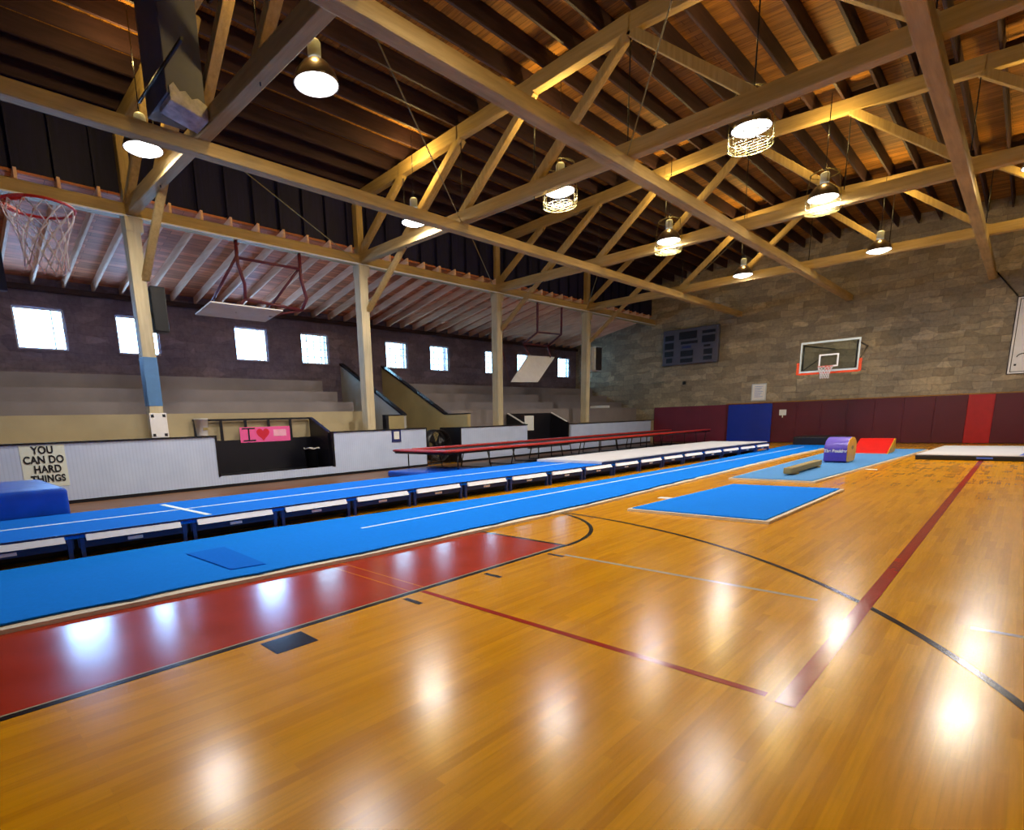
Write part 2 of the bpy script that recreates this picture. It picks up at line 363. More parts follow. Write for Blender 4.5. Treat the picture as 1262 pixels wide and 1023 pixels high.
# solid blocking between joists over each truss
for ty in TY:
    mb = MB(); x = XP+.35; k = 0
    while x < XR-.7:
        if k % 2 == 0:
            z = cb(x+.3)+.30; MB().box(x+.023, x+.587, ty+.35, ty+.39, z, z+.27).build('joist_block', M['joist'], None, label='short dark block fitted between two roof joists above %s truss' % {4.0:'the nearest',9.9:'the second',15.8:'the third',21.7:'the farthest'}[ty], cat='block', group='joist blocks above %s truss' % {4.0:'the nearest',9.9:'the second',15.8:'the third',21.7:'the farthest'}[ty])
        x += .61; k += 1

def truss(ty, label):
    t = thing('roof_truss', (XP, ty, 5.87), label, 'truss', 'timber roof trusses')
    X1 = XP+8*PAN
    MB().box(XP-.14, X1+.14, ty-.1, ty+.1, 5.87, 6.13).build('bottom_chord', M['chord'], t, .008)
    for a, b in ((XP-.1, -5.45), (-5.45, X1+.1)):
        mb = MB(); n = 4
        for k in range(n):                                    # lapped lengths, each a little proud of the next
            xa = a+(b-a)*k/n; xb = a+(b-a)*(k+1)/n; w = .1 if k % 2 else .085
            za, zb = cb(xa), cb(xb)
            mb.hexa([(xa,ty-w,za),(xb,ty-w,zb),(xb,ty+w,zb),(xa,ty+w,za),(xa,ty-w,za+.28),(xb,ty-w,zb+.28),(xb,ty+w,zb+.28),(xa,ty+w,za+.28)])
        mb.build('top_chord', M['chord'], t, .008)
    for k in range(8):
        lo, hi = (k, k+1) if k < 4 else (k+1, k)
        xa, xb = XP+lo*PAN, XP+hi*PAN
        MB().bar((xa, ty, 6.10), (xb, ty, cb(xb)+.03), .15, .16, (0,1,0)).build('diagonal_web', M['web'], t, .006)
    for k in range(1, 8):
        xx = XP+k*PAN
        MB().tube([(xx, ty-.0, 5.83), (xx, ty-.0, cb(xx)+.3)], .011, 6).build('steel_rod', M['darksteel'], t)
    # long brace from the post up through the chord to the top chord
    for s in (-1,):
        MB().bar((XP+.12, ty+.12, 4.62), (XP+2*PAN-.05, ty+.12, cb(XP+2*PAN)+.05), .1, .15, (0,1,0)).build('knee_brace', M['web'], t, .006)
    return t
names = ['nearest timber roof truss, its bottom chord passing over the left end post',
         'second timber roof truss from the camera, crossing the middle of the roof',
         'third timber roof truss, beyond the two caged lamps in the middle',
         'farthest timber roof truss, just in front of the stone end wall']
tr0 = truss(TY[0], names[0])
for i in (1,2,3): dup(tr0, (0, TY[i]-TY[0], 0), names[i])

for k, lab in ((2,'leftmost long khaki beam running down the hall under the trusses'),(4,'long khaki beam under the trusses along the middle of the roof'),(6,'rightmost long khaki beam running down the hall under the trusses')):
    xx = XP+k*PAN
    MB().box(xx-.1, xx+.1, YN, YF, 5.66, 5.87).build('longitudinal_beam', M['beam'], None, .008, label=lab, cat='beam', group='long beams under the trusses')
MB().box(XP-.1, XP+.1, YN, YF, 5.83, 6.1).build('eaves_beam', M['beam'], None, .008, label='long khaki eaves beam resting on the row of posts', cat='beam')

bracing = ['between the nearest and second trusses','between the second and third trusses','between the third and farthest trusses']
for i in range(3):
    for j, nm in ((2,'left'),(4,'middle'),(6,'right'))[:(3,1,2)[i]]:
        a = (XP+j*PAN, TY[i]+.1, 5.9); b = (XP+(j-2)*PAN+.05, TY[i+1]-.1, 5.9)
        MB().tube([a,b], .011, 6).build('brace_rod', M['wire'], None, label='thin diagonal steel rod %s, %s panel' % (bracing[i], nm), cat='rod', group='diagonal brace rods under the roof')

MB().box(XP+.1, XP+.125, YN, YF, 5.83, 5.865).build('eaves_lit_edge', M['paper'], None, label='thin white strip painted in for the lit lower edge of the eaves beam', cat='trim')  # white strip paints the light on the beam's lower edge
# posts
plabs = ['cream timber post with a blue painted band, nearest the camera','cream timber post rising behind the white siding beside the small tan box','cream timber post behind the white panel between fan and dark recess','farthest cream timber post, with a loudspeaker near the stone wall']
for i, ty in enumerate(TY):
    t = thing('timber_post', (XP, ty, 0), plabs[i], 'post', 'posts along the seating')
    MB().box(XP-.14, XP+.14, ty-.14, ty+.14, 0, 5.83).build('shaft', M['post'], t, .01)
    MB().box(XP-.1, XP+.1, ty-.1, ty+.1, 6.13, cb(XP)).build('upper_shaft', M['web'], t)
    MB().box(XP-.165, XP+.165, ty-.145, ty+.2, 5.55, 5.83).build('cap_block', M['post'], t, .01)
    if i == 0: MB().box(XP-.145, XP+.145, ty-.145, ty+.145, 1.95, 3.0).build('blue_band', M['bluepost'], t)

# lean-to roof over the seating
def lz(x): return 6.1+(x-XP)*.2              # underside of rafters
def slope(x0,x1,y0,y1,a,b):
    return [(x0,y0,lz(x0)+a),(x1,y0,lz(x1)+a),(x1,y1,lz(x1)+a),(x0,y1,lz(x0)+a),(x0,y0,lz(x0)+b),(x1,y0,lz(x1)+b),(x1,y1,lz(x1)+b),(x0,y1,lz(x0)+b)]
struct('ceiling_seating', MB().hexa(slope(XW, XP-.1, YN, YF, .2, .25)), M['leandeck'])
y = YN+.35
while y < YF-.1:
    MB().hexa(slope(XW, XP+.07, y-.028, y+.028, .0, .2)).build('sloping_rafter', M['rafter'], None,
        label='pale sloping rafter under the reddish boards over the seating', cat='rafter', group='rafters of the seating roof')
    y += .68
MB().box(XW, XW+.12, YN, YF, 5.06, 5.19).build('wall_plate', M['joist'], None, label='dark timber wall plate along the top of the window wall', cat='wall plate')

# ------------------------------------------------------------------ seating stand and front wall
def front(y0, y1, z1, cap=True):
    mb = MB().box(-13.4, -13.3, y0, y1, .07, z1)
    o = struct('wall_stand', mb, M['siding'])
    MB().box(-13.42, -13.285, y0, y1, 0, .07).build('skirting', M['black'], o)
    if cap: MB().box(-13.43, -13.27, y0, y1, z1, z1+.03).build('cap', M['black'], o)
    return o
front(YN, 5.15, 1.22); front(5.15, 8.38, .27, False); front(8.38, 11.85, 1.2); front(13.45, 17.1, 1.17); front(17.1, 20.1, .25, False); front(20.1, 27.3, 1.12)
MB().box(-14.3,-13.29,13.40,13.45,.0,1.2).build('wall_stand_end', M['black'], None, kind='structure')
MB().box(-14.3,-13.29,11.85,11.88,.0,1.23).build('wall_stand_end', M['black'], None, kind='structure')
MB().box(-13.42,-13.28,8.34,8.40,.27,1.23).build('wall_stand_end', M['black'], None, kind='structure')
MB().box(-13.42,-13.28,5.13,5.17,.27,1.25).build('wall_stand_end', M['black'], None, kind='structure')
def stand(ya, yb, cuts, label, first='bleach'):
    t = thing('tiered_seating', (-14.4, (ya+yb)/2, 0), label, 'bleachers', 'concrete seating tiers')
    segs = []; y = ya
    for c0, c1 in cuts: segs.append((y, c0)); y = c1
    segs.append((y, yb))
    mb = MB()
    for a, b in segs: mb.box(-14.4, -13.42, a, b, 0, 1.12)
    mb.build('walkway', M['bleach'], t)
    for k, (x0, z0, z1) in enumerate(((-14.42,1.12,1.80),(-15.3,1.80,2.12),(-16.2,2.12,2.5),(-17.1,2.5,2.92))):
        MB().box(XW, x0, ya, yb, z0 if k else 0, z1).build('tier', M[first] if k == 0 else M['bleach_hi'], t)
    return t
s1 = stand(YN, 10.5, [(5.15, 8.38)], 'long tan and grey stepped concrete seating left of the sloped aisle walls')
s2 = stand(14.1, YF, [(17.1, 20.1)], 'dim grey stepped concrete seating right of the fan, below the small windows', 'bleach_hi')
# blocks catching light on the lowest tiers
for k, (ya, yb, z0, z1) in enumerate(((8.6,9.3,1.12,1.45),(9.7,10.4,1.12,1.5))):
    MB().box(-14.4,-14.1,ya,yb,z0,z1).build('step_block', M['bleach'], None, .01, label='low tan concrete step block %s' % ('left of the cream post' if k else 'just right of the dark recess with the pink poster'), cat='step')
# aisle between the stands, with sloping side walls
for nm, yy, mt, lab in (('aisle_wall', 12.0, 'slopewall', 'pale sloping aisle wall with a dark coping, left of the fan'), ('aisle_wall', 13.95, 'tanwall', 'tan sloping aisle wall with a dark coping, right of the fan')):
    t = thing(nm, (-16, yy, 0), lab, 'wall', 'sloping aisle walls')
    xe = -14.6; xf = -14.6 if yy < 13 else -13.45
    MB().prism([(XW,0),(xf,0),(xf,1.64),(xe,1.64),(XW,3.62)], 'y', yy, yy+.14).build('wall_panel', M[mt], t)
    MB().hexa([(XW,yy-.03,3.62),(xe,yy-.03,1.64),(xe,yy+.17,1.64),(XW,yy+.17,3.62),(XW,yy-.03,3.69),(xe,yy-.03,1.70),(xe,yy+.17,1.70),(XW,yy+.17,3.69)]).build('coping', M['black'], t)
    if yy > 13: MB().box(xe, xf, yy-.02, yy+.16, 1.64, 1.67).build('coping', M['black'], t)
t = thing('half_wall', (-14.6, 11.7, 0), 'small tan half wall box with a black left end, beside the cream post', 'wall')
MB().box(-14.66,-14.56,11.3,12.0,.0,1.65).build('panel', M['tanwall'], t); MB().box(-14.7,-14.5,11.2,11.3,0,1.68).build('end_board', M['black'], t); MB().box(-14.7,-14.54,11.3,12.0,1.65,1.68).build('coping', M['black'], t)
st = thing('aisle_steps', (-15.5, 13, 0), 'dim concrete steps rising between the two sloping aisle walls', 'steps')
mb = MB()
for k in range(9): mb.box(XW, -14.7-k*.38, 12.142, 13.948, 0, (k+1)*.13)
mb.build('flight', M['bleach_hi'], st)

def recess(y0, y1, rail, label, zs):
    t = thing('recess_enclosure', (-13.8, (y0+y1)/2, 0), label, 'enclosure')
    xb = -14.3
    zt = 1.1 if rail else 1.62
    MB().box(xb-.05, xb, y0, y1, .0, zt).build('back_panel', M['black'], t)
    MB().box(xb, -13.4, y0, y1, .2, .26).build('floor_panel', M['black'], t)
    for yy in (y0, y1-.05):
        if rail and yy == y0: MB().prism([(xb,.26),(-13.42,.26),(-13.42,1.2),(xb,1.2)], 'y', yy, yy+.05).build('side_panel', M['black'], t)
        else: MB().prism([(xb,.26),(-13.42,.26),(-13.42,1.2),(xb,1.62)], 'y', yy, yy+.05).build('side_panel', M['black'], t)
    if not rail:
        for yy in (y0-.02, y1-.07):
            MB().hexa([(xb,yy,1.62),(-13.5,yy,1.22),(-13.5,yy+.09,1.22),(xb,yy+.09,1.62),(xb,yy,1.65),(-13.5,yy,1.25),(-13.5,yy+.09,1.25),(xb,yy+.09,1.65)]).build('coping', M['white'], t)
    else:
        yy = y1-.07; MB().hexa([(xb,yy,1.62),(-13.4,yy,1.22),(-13.4,yy+.09,1.22),(xb,yy+.09,1.62),(xb,yy,1.65),(-13.4,yy,1.25),(-13.4,yy+.09,1.25),(xb,yy+.09,1.65)]).build('coping', M['navy'], t)
        r = MB().box(xb-.05, xb, y0-.15, y1, 1.60, 1.65)
        r.build('top_rail', M['black'], t)
        for k in range(6):
            ys_ = y0-.1+(y1-y0+.08)*k/5
            MB().box(xb-.05, xb, ys_-.03, ys_+.03, 1.1, 1.60).build('rail_post', M['black'], t)
    return t
recess(5.17, 8.34, True, 'black recessed enclosure with an open railing, pink poster on it', 0)
recess(17.12, 20.1, False, 'black recessed enclosure with solid back, behind the long trampoline', 0)

# ------------------------------------------------------------------ posters and notices
def yz(loc, flip=1):                                   # face towards +X, writing along +Y
    return Matrix.Translation(loc) @ Matrix(((0,0,1,0),(1,0,0,0),(0,1,0,0),(0,0,0,1)))
def xzm(loc):                                          # face towards -Y, writing along +X
    return Matrix.Translation(loc) @ Matrix(((1,0,0,0),(0,0,-1,0),(0,1,0,0),(0,0,0,1)))
t = thing('poster', (-13.29, 1.75, .9), 'cream hand lettered poster reading YOU CAN DO HARD THINGS on the white siding', 'poster')
MB().box(-13.298,-13.294,1.40,2.13,.38,1.2).build('paper_sheet', M['papercream'], t)
for i, (s, dy) in enumerate((('YOU',.0),('CAN DO',.0),('HARD',.04),('THINGS',.03))):
    text('lettering', s, M['ink'], t, yz((.003, .02+dy-.005, .2-.187*i)), .2 if i != 3 else .19, spacing=1.05, sx=.8)
t = thing('poster', (-14.27, 7.0, 1.1), 'pink poster with an I and a red heart hanging on the black railing', 'poster')
MB().box(-14.29,-14.285,6.18,7.62,1.02,1.42).build('paper_sheet', M['pink'], t)
mb = MB(); hp = []
for k in range(40):
    a = 2*PI*k/40; hx = 16*math.sin(a)**3; hy = 13*math.cos(a)-5*math.cos(2*a)-2*math.cos(3*a)-math.cos(4*a); hp.append((hx*.0115, hy*.0115))
mb.prism([(6.82+u, 1.235+v) for u, v in hp], 'x', -14.285, -14.28).build('heart', M['heart'], t)
MB().box(-14.285,-14.28,6.40,6.44,1.07,1.38).box(-14.285,-14.28,6.24,6.6,1.365,1.40).box(-14.285,-14.28,6.26,6.6,1.05,1.085).build('letter_i', M['ink'], t)
MB().box(-14.285,-14.282,7.12,7.5,1.16,1.34).build('pale_lettering', M['pinkpale'], t)
t = thing('notice', (-13.29, 10.6, 1.0), 'small white notice in a dark blue frame on the white siding near the fan', 'notice')
MB().box(-13.3,-13.28,10.45,10.80,.84,1.2).build('frame', M['plaque'], t); MB().box(-13.28,-13.277,10.52,10.73,.92,1.15).build('sheet', M['paper'], t)
t = thing('notice_board', (-13.4, 4, 1.25), 'white board with four dark corner marks standing on the siding by the nearest post', 'board')
MB().box(-13.36,-13.33,3.78,4.14,1.25,1.79).build('panel', M['white'], t, .01)
for yy in (3.84, 4.08):
    for zz in (1.31, 1.73): MB().box(-13.33,-13.325,yy-.03,yy+.03,zz-.03,zz+.03).build('corner_mark', M['ink'], t)
t = thing('bucket', (-13.36, 4.88, 1.25), 'white plastic bucket standing on top of the siding beside the railing', 'bucket')
MB().lathe([(.001,0),(.115,0),(.12,.01),(.15,.38),(.155,.38),(.155,.40),(.14,.40),(.14,.37),(.001,.36)], (-13.36,4.88,1.25), 28).build('tub', M['bucket'], t)
MB().box(-13.225,-13.222,4.86,4.97,1.38,1.44).build('tag', M['beamtan'], t)
MB().box(-13.52,-13.51,17.2,17.78,.95,1.52).build('paper_notice', M['paper'], None, label='printed paper notice hanging at the left of the solid black recess', cat='notice')
t = thing('waste_bin', (-13.75, 7.95, .26), 'small black bin with a grey bag standing inside the dark recess', 'bin')
MB().lathe([(.001,0),(.15,0),(.2,.5),(.21,.5),(.21,.53),(.19,.53),(.001,.5)], (-13.75,7.95,.26), 20).build('tub', M['blackvinyl'], t)
MB().tube([(-13.75+.21*math.cos(a),7.95+.21*math.sin(a),.79+.015*math.sin(5*a)) for a in [2*PI*k/24 for k in range(24)]], .012, 6, True).build('bag_edge', M['bucket'], t)
t = thing('drum_fan', (-13.65, 12.65, 0), 'large black drum fan standing in the gap of the white siding', 'fan')
def ringx(x, r, cy, cz, n=36): return [(x, cy+r*math.cos(2*PI*k/n), cz+r*math.sin(2*PI*k/n)) for k in range(n)]
MB().loft([ringx(a, r, 12.65, .62) for a, r in ((-13.9,.53),(-13.5,.53),(-13.5,.5),(-13.9,.5),(-13.9,.53))], True, False, True).build('drum', M['blackmetal'], t)
mb = MB()
for r in (.08,.16,.24,.32,.40,.48): mb.tube(ringx(-13.49, r, 12.65, .62, 28), .005, 5, True)
for k in range(6):
    a = PI*k/6; mb.tube([(-13.485,12.65-.51*math.cos(a),.62-.51*math.sin(a)),(-13.485,12.65+.51*math.cos(a),.62+.51*math.sin(a))], .005, 5)
mb.build('guard', M['darksteel'], t)
mb = MB()
for k in range(4):
    a = PI/2*k+.4; c_, s_ = math.cos(a), math.sin(a); c2, s2_ = math.cos(a+.7), math.sin(a+.7)
    mb.face([(-13.66,12.65+.08*c_,.62+.08*s_),(-13.66,12.65+.46*c_,.62+.46*s_),(-13.76,12.65+.46*c2,.62+.46*s2_),(-13.76,12.65+.1*c2,.62+.1*s2_)])
mb.build('blade_set', M['fanblade'], t)
MB().tube([(-13.8,12.65,.62),(-13.6,12.65,.62)], .09, 16).build('motor', M['blackmetal'], t)
for xx in (-13.88,-13.52): MB().tube([(xx,12.2,.03),(xx,12.3,.3),],.015,6).tube([(xx,13.1,.03),(xx,13.0,.3)],.015,6).tube([(xx,12.15,.02),(xx,13.15,.02)],.015,6).build('stand_frame', M['blackmetal'], t)

# ------------------------------------------------------------------ loudspeakers
def speaker(x0,x1,y0,y1,z0,z1,face,label):
    t = thing('loudspeaker', ((x0+x1)/2,(y0+y1)/2,z0), label, 'speaker', 'loudspeakers on the posts')
    MB().box(x0,x1,y0,y1,z0,z1).build('cabinet', face, t, .015)
    MB().box(x1,x1+.015,y0+.02,y1-.02,z0+.02,z1-.02).build('grille', M['blackvinyl'], t)
    MB().box(x0,x0+.1,y0-.12,y0,z0+.3,z0+.45).build('bracket', M['darksteel'], t)
speaker(-13.75,-13.47,4.17,4.47,3.55,4.5,M['blackvinyl'],'black loudspeaker mounted on the nearest cream post')
speaker(-13.7,-13.3,21.9,22.4,3.38,4.4,M['frame'],'loudspeaker with pale cabinet and black grille on the farthest post')

# ------------------------------------------------------------------ hoops
def ringz(c, r, n=32): return [(c[0]+r*math.cos(2*PI*k/n), c[1]+r*math.sin(2*PI*k/n), c[2]) for k in range(n)]
def netmesh(c, s=1):
    mb = MB(); n = 12; L = 6
    rad = [.225,.21,.18,.155,.14,.135,.14]; zz = [0,.06,.13,.2,.27,.34,.42]
    for d in (1,-1):
        for k in range(n):
            pts = [(c[0]+rad[i]*math.cos(2*PI*(k+d*i*.5)/n), c[1]+rad[i]*math.sin(2*PI*(k+d*i*.5)/n), c[2]-.01-zz[i]) for i in range(L+1)]
            mb.tube(pts, .0045*s, 5)
    return mb
def hoop(c, back, label, steel, rimmat, pad):
    # c = rim centre, back = +1: board lies at +Y of the rim, -1: at -Y
    x, y, z = c; yb = y+back*.40
    t = thing('basketball_hoop', (x, yb, z), label, 'basketball hoop', 'basketball hoops')
    MB().tube(ringz(c, .2286, 40), .010, 8, True).build('rim', rimmat, t)
    netmesh(c, 1.6 if pad else 1).build('net', M['net'], t)
    MB().box(x-.06,x+.06,min(y+back*.235,yb),max(y+back*.235,yb),z-.05,z-.005).box(x-.09,x+.09,min(yb,yb-back*.02),max(yb,yb-back*.02),z-.12,z+.04).bar((x-.05,y+back*.2,z-.005),(x-.16,y+back*.1,z-.005),.02,.02).bar((x+.05,y+back*.2,z-.005),(x+.16,y+back*.1,z-.005),.02,.02).build('rim_bracket', rimmat, t)
    ya, ybb = sorted((yb, yb+back*.012))
    z0, z1 = z-.15, z+.92
    g = MB().box(x-.9,x+.9,ya,ybb,z0,z1).build('glass_board', M['glass'], t)
    mb = MB(); w = .05; ya2, yb2 = ya-.008, ybb+.008
    mb.box(x-.915,x+.915,ya2,yb2,z0-.02,z0+w).box(x-.915,x+.915,ya2,yb2,z1-w,z1+.02).box(x-.915,x-.915+w,ya2,yb2,z0+w,z1-w).box(x+.915-w,x+.915,ya2,yb2,z0+w,z1-w)
    mb.build('board_frame', M['frame' if pad else 'white'], t)
    mb = MB(); w = .05
    mb.box(x-.305,x+.305,ya2,yb2,z+.0,z+w).box(x-.305,x+.305,ya2,yb2,z+.457-w,z+.457).box(x-.305,x-.305+w,ya2,yb2,z+w,z+.457-w).box(x+.305-w,x+.305,ya2,yb2,z+w,z+.457-w)
    mb.build('target_square', M['white'], t)
    if pad:
        MB().box(x-.915,x+.915,yb-.03,yb+.05,z0-.09,z0-.02).box(x-1.0,x-.915,yb-.03,yb+.05,z0-.07,z0+.36).box(x+.915,x+1.0,yb-.03,yb+.05,z0-.07,z0+.36).build('edge_padding', M['orange'], t)
        for sx in (-1,1):
            for zz in (z0+.05, z1-.1):
                MB().tube([(x+sx*.82,yb+.02,zz),(x+sx*.55,YF-.02,zz+.08)], .028, 8).build('support_arm', steel, t)
            MB().tube([(x+sx*.82,yb+.04,z0+.05),(x+sx*.82,yb+.04,z1-.1)], .025, 8).tube([(x+sx*.8,yb+.04,z0+.08),(x+sx*.55,YF-.02,z1)], .016, 8).build('support_frame', steel, t)
        MB().tube([(x-.82,yb+.05,z0+.05),(x+.82,yb+.05,z0+.05)], .025, 8).build('support_frame', steel, t)
    else:
        MB().box(x-.03,x+.03,yb-.02+back*-.0,yb+.13,z-.62,z-.12).build('lower_brace', M['navy'], t)
        for sx in (-1,1):
            MB().tube([(x+sx*.6,yb-.06,z0+.1),(x+sx*.6,yb-.06,z1+.1),(x+sx*.5,yb-.3,cb(x)+.3)], .04, 8).build('ceiling_mast', steel, t)
        MB().tube([(x-.6,yb-.06,z0+.3),(x+.6,yb-.06,z0+.3)], .03, 8).build('mast_cross_tube', steel, t)
    return t
hoop((XC, .92, 3.06), -1, 'near basketball hoop with red rim and white net at the left edge', M['darksteel'], M['redrim'], False)
hoop((XC, 24.1, 2.93), 1, 'glass basketball hoop on the stone end wall above the maroon pads', M['blackmetal'], M['orange'], True)

# side-court hoops folded up under the eaves beam
t = thing('folding_hoop', (XP, 7.1, 5.8), 'folded maroon side hoop frame with flat white board, near the nearest post', 'basketball hoop', 'folded side hoops')
MB().tube([(XP,6.28,5.83),(XP,6.28,5.3),(-13.75,6.45,4.9),(-13.8,6.45,4.55)],.045,8).build('hanger', M['maroonsteel'], t)
MB().tube([(XP,7.97,5.83),(XP,7.97,5.2),(-13.75,8.15,4.75),(-13.8,8.0,4.45)],.045,8).build('hanger', M['maroonsteel'], t)
MB().tube([(XP,6.28,5.45),(XP,7.97,5.45)],.033,8).build('cross_tube', M['maroonsteel'], t)
MB().tube([(-13.8,6.45,4.55),(-13.8,8.0,4.45)],.035,8).build('cross_tube', M['maroonsteel'], t)
MB().tube([(XP,6.28,5.5),(-14.6,5.9,4.5)],.033,8).tube([(XP,7.97,5.5),(-14.5,7.3,4.4)],.033,8).build('brace_tube', M['maroonsteel'], t)
MB().hexa([(-14.59,5.49,4.2),(-14.58,7.32,4.2),(-13.6,7.35,4.33),(-13.6,5.5,4.33),(-14.59,5.49,4.23),(-14.58,7.32,4.23),(-13.6,7.35,4.36),(-13.6,5.5,4.36)]).build('backboard', M['white'], t)
MB().tube([(-13.8,6.45,4.55),(-14.1,6.3,4.28)],.033,8).tube([(-13.8,8.0,4.45),(-14.1,7.2,4.28)],.033,8).build('board_arm', M['maroonsteel'], t)
t = thing('folding_hoop', (XP, 19, 5.8), 'folded maroon side hoop frame with slanting pale board, between the far posts', 'basketball hoop', 'folded side hoops')
MB().tube([(XP,18.22,5.83),(-14.4,19.2,4.9),(-14.9,18.9,4.5)],.045,8).build('hanger', M['maroonsteel'], t)
MB().tube([(XP,19.85,5.83),(-14.4,20.9,4.95),(-14.9,20.6,4.5)],.045,8).build('hanger', M['maroonsteel'], t)
MB().tube([(-14.4,19.2,4.9),(-14.4,20.9,4.95)],.033,8).build('cross_tube', M['maroonsteel'], t)
MB().tube([(-14.9,18.9,4.5),(-14.9,20.6,4.5)],.033,8).build('cross_tube', M['maroonsteel'], t)
MB().tube([(-14.9,18.9,4.5),(-14.6,18.9,4.0)],.033,8).tube([(-14.9,20.6,4.5),(-14.6,20.4,4.0)],.033,8).build('brace_tube', M['maroonsteel'], t)
MB().tube([(XP,16.0,4.2),(-14.7,17.7,3.0)],.025,6).build('stay_tube', M['maroonsteel'], t)
MB().hexa([(-14.7,18.97,4.0),(-14.7,20.88,4.04),(-14.3,19.1,2.89),(-14.3,17.35,2.85),(-14.73,18.97,4.0),(-14.73,20.88,4.04),(-14.33,19.1,2.89),(-14.33,17.35,2.85)]).build('backboard', M['white'], t)

# ------------------------------------------------------------------ lamps
lens_z = 6.0
def make_lamp(caged, label, loc):
    t = thing('high_bay_lamp', loc, label, 'lamp', 'high bay lamps')
    x, y, z = loc
    k_ = 1.12
    MB().lathe([(r_*k_, z_) for r_, z_ in ((.27,0),(.275,.0),(.27,.03),(.24,.13),(.16,.24),(.09,.29),(.08,.30),(.08,.29),(.15,.235),(.23,.125),(.262,.03),(.268,.0))], loc, 32).build('reflector', M['alu'], t)
    MB().lathe([(.001,-.075),(.12,-.068),(.22,-.035),(.29,.004),(.2,.012),(.001,.012)], loc, 32).build('lens', M['lens'], t)
    MB().lathe([(.001,.30),(.085,.30),(.09,.33),(.09,.5),(.07,.53),(.001,.53)], loc, 20).build('ballast', M['frame'], t)
    MB().tube([(x,y,z+.53),(x,y,cb(x)+.3)], .008, 6).tube([(x-.04,y,z+.62),(x,y,z+.7),(x+.04,y,z+.62),(x,y,z+.54),(x-.04,y,z+.62)], .006, 6).build('hanger', M['darksteel'], t)
    if caged:
        mb = MB()
        for zz, r in ((-.14,.34),(-.27,.34),(.5,.28)): mb.tube(ringz((x,y,z+zz), r, 28), .008, 5, True)
        for k in range(12):
            a = 2*PI*k/12; mb.tube([(x+.34*math.cos(a),y+.34*math.sin(a),z-.27),(x+.34*math.cos(a),y+.34*math.sin(a),z+.0)], .006, 5)
        for k in range(4):
            a = 2*PI*k/4+.4; mb.tube([(x+.34*math.cos(a),y+.34*math.sin(a),z),(x+.27*math.cos(a),y+.27*math.sin(a),z+.5),(x+.05*math.cos(a),y+.05*math.sin(a),z+.62)], .007, 5)
        for k in range(-3,4):
            u = k*.1; h = math.sqrt(.1156-u*u)
            mb.tube([(x+u,y-h,z-.27),(x+u,y+h,z-.27)], .005, 5); mb.tube([(x-h,y+u,z-.27),(x+h,y+u,z-.27)], .005, 5)
        mb.build('wire_cage', M['wire'], t)
    return t
LAMPS = [(-7.28,4.72,6.0,0,'bright uncaged high bay lamp, largest, hanging beyond the nearest truss'),
 (-10.75,3.5,6.03,0,'uncaged high bay lamp near the nearest post, below the dark duct'),
 (-10.68,9.4,6.1,0,'uncaged high bay lamp hanging left of the crossing beams, above the second post'),
 (-7.15,10.3,5.95,1,'caged high bay lamp behind the second truss, left of the middle beam'),
 (-3.68,10.7,5.98,1,'largest caged high bay lamp, hanging in the right middle of the roof'),
 (-7.25,15.5,6.0,1,'caged high bay lamp just in front of the third truss, middle'),
 (-3.72,15.5,6.05,1,'caged high bay lamp just in front of the third truss, right'),
 (-7.25,21.2,5.98,0,'small uncaged high bay lamp against the farthest truss, left of the glass hoop'),
 (-3.55,21.2,5.92,0,'uncaged high bay lamp against the farthest truss, above the glass hoop'),
 (-.32,16.3,5.85,0,'high bay lamp cut off by the right edge, upper of two'),
 (-.26,21.3,5.7,0,'high bay lamp cut off by the right edge, lower of two')]
protos = {}
def lamp_light(x, y, z, pw):
    L = bpy.data.lights.new('lamp_down', 'AREA'); L.shape = 'DISK'; L.size = .62; L.energy = pw; L.color = (1,.95,.84)
    o = bpy.data.objects.new('lamp_down', L); C.objects.link(o); o.location = (x,y,z-.09)
    P = bpy.data.lights.new('lamp_spill', 'POINT'); P.energy = pw*.62; P.color = (1,.68,.2); P.shadow_soft_size = .12
    q = bpy.data.objects.new('lamp_spill', P); C.objects.link(q); q.location = (x,y,z+1.3)
for (x,y,z,cg,lab) in LAMPS:
    if cg not in protos: protos[cg] = make_lamp(cg, lab, (x,y,z))
    else:
        p0 = protos[cg]; dup(p0, Vector((x,y,z))-Vector(p0.location), lab)
    lamp_light(x,y,z,150)
for x,y in ((-3.7,4.7),(-.4,4.7)):      # the rest of the rows, out of frame above the camera
    p0 = protos[0]; dup(p0, Vector((x,y,6.0))-Vector(p0.location), 'high bay lamp hanging over the near court'); lamp_light(x,y,6.0,45 if x > -1 else 120)

# duct
t = thing('air_duct', (-9.5, 3.6, 6.1), 'dark square air duct dropping from the roof, torn foil at its foot', 'duct')
MB().box(-9.85,-8.96,3.32,3.86,6.1,7.98).build('duct_body', M['duct'], t, .01)
MB().prism([(3.36,6.02),(3.88,5.9),(3.88,6.1),(3.75,6.16),(3.66,6.12),(3.58,6.2),(3.5,6.17),(3.42,6.26),(3.36,6.2)], 'x', -9.4, -8.94).build('foil_lagging', M['lag'], t)
MB().tube([(-10.1,3.31,6.42),(-8.2,3.31,6.42)], .025, 8).build('hanging_pipe', M['blackmetal'], t)

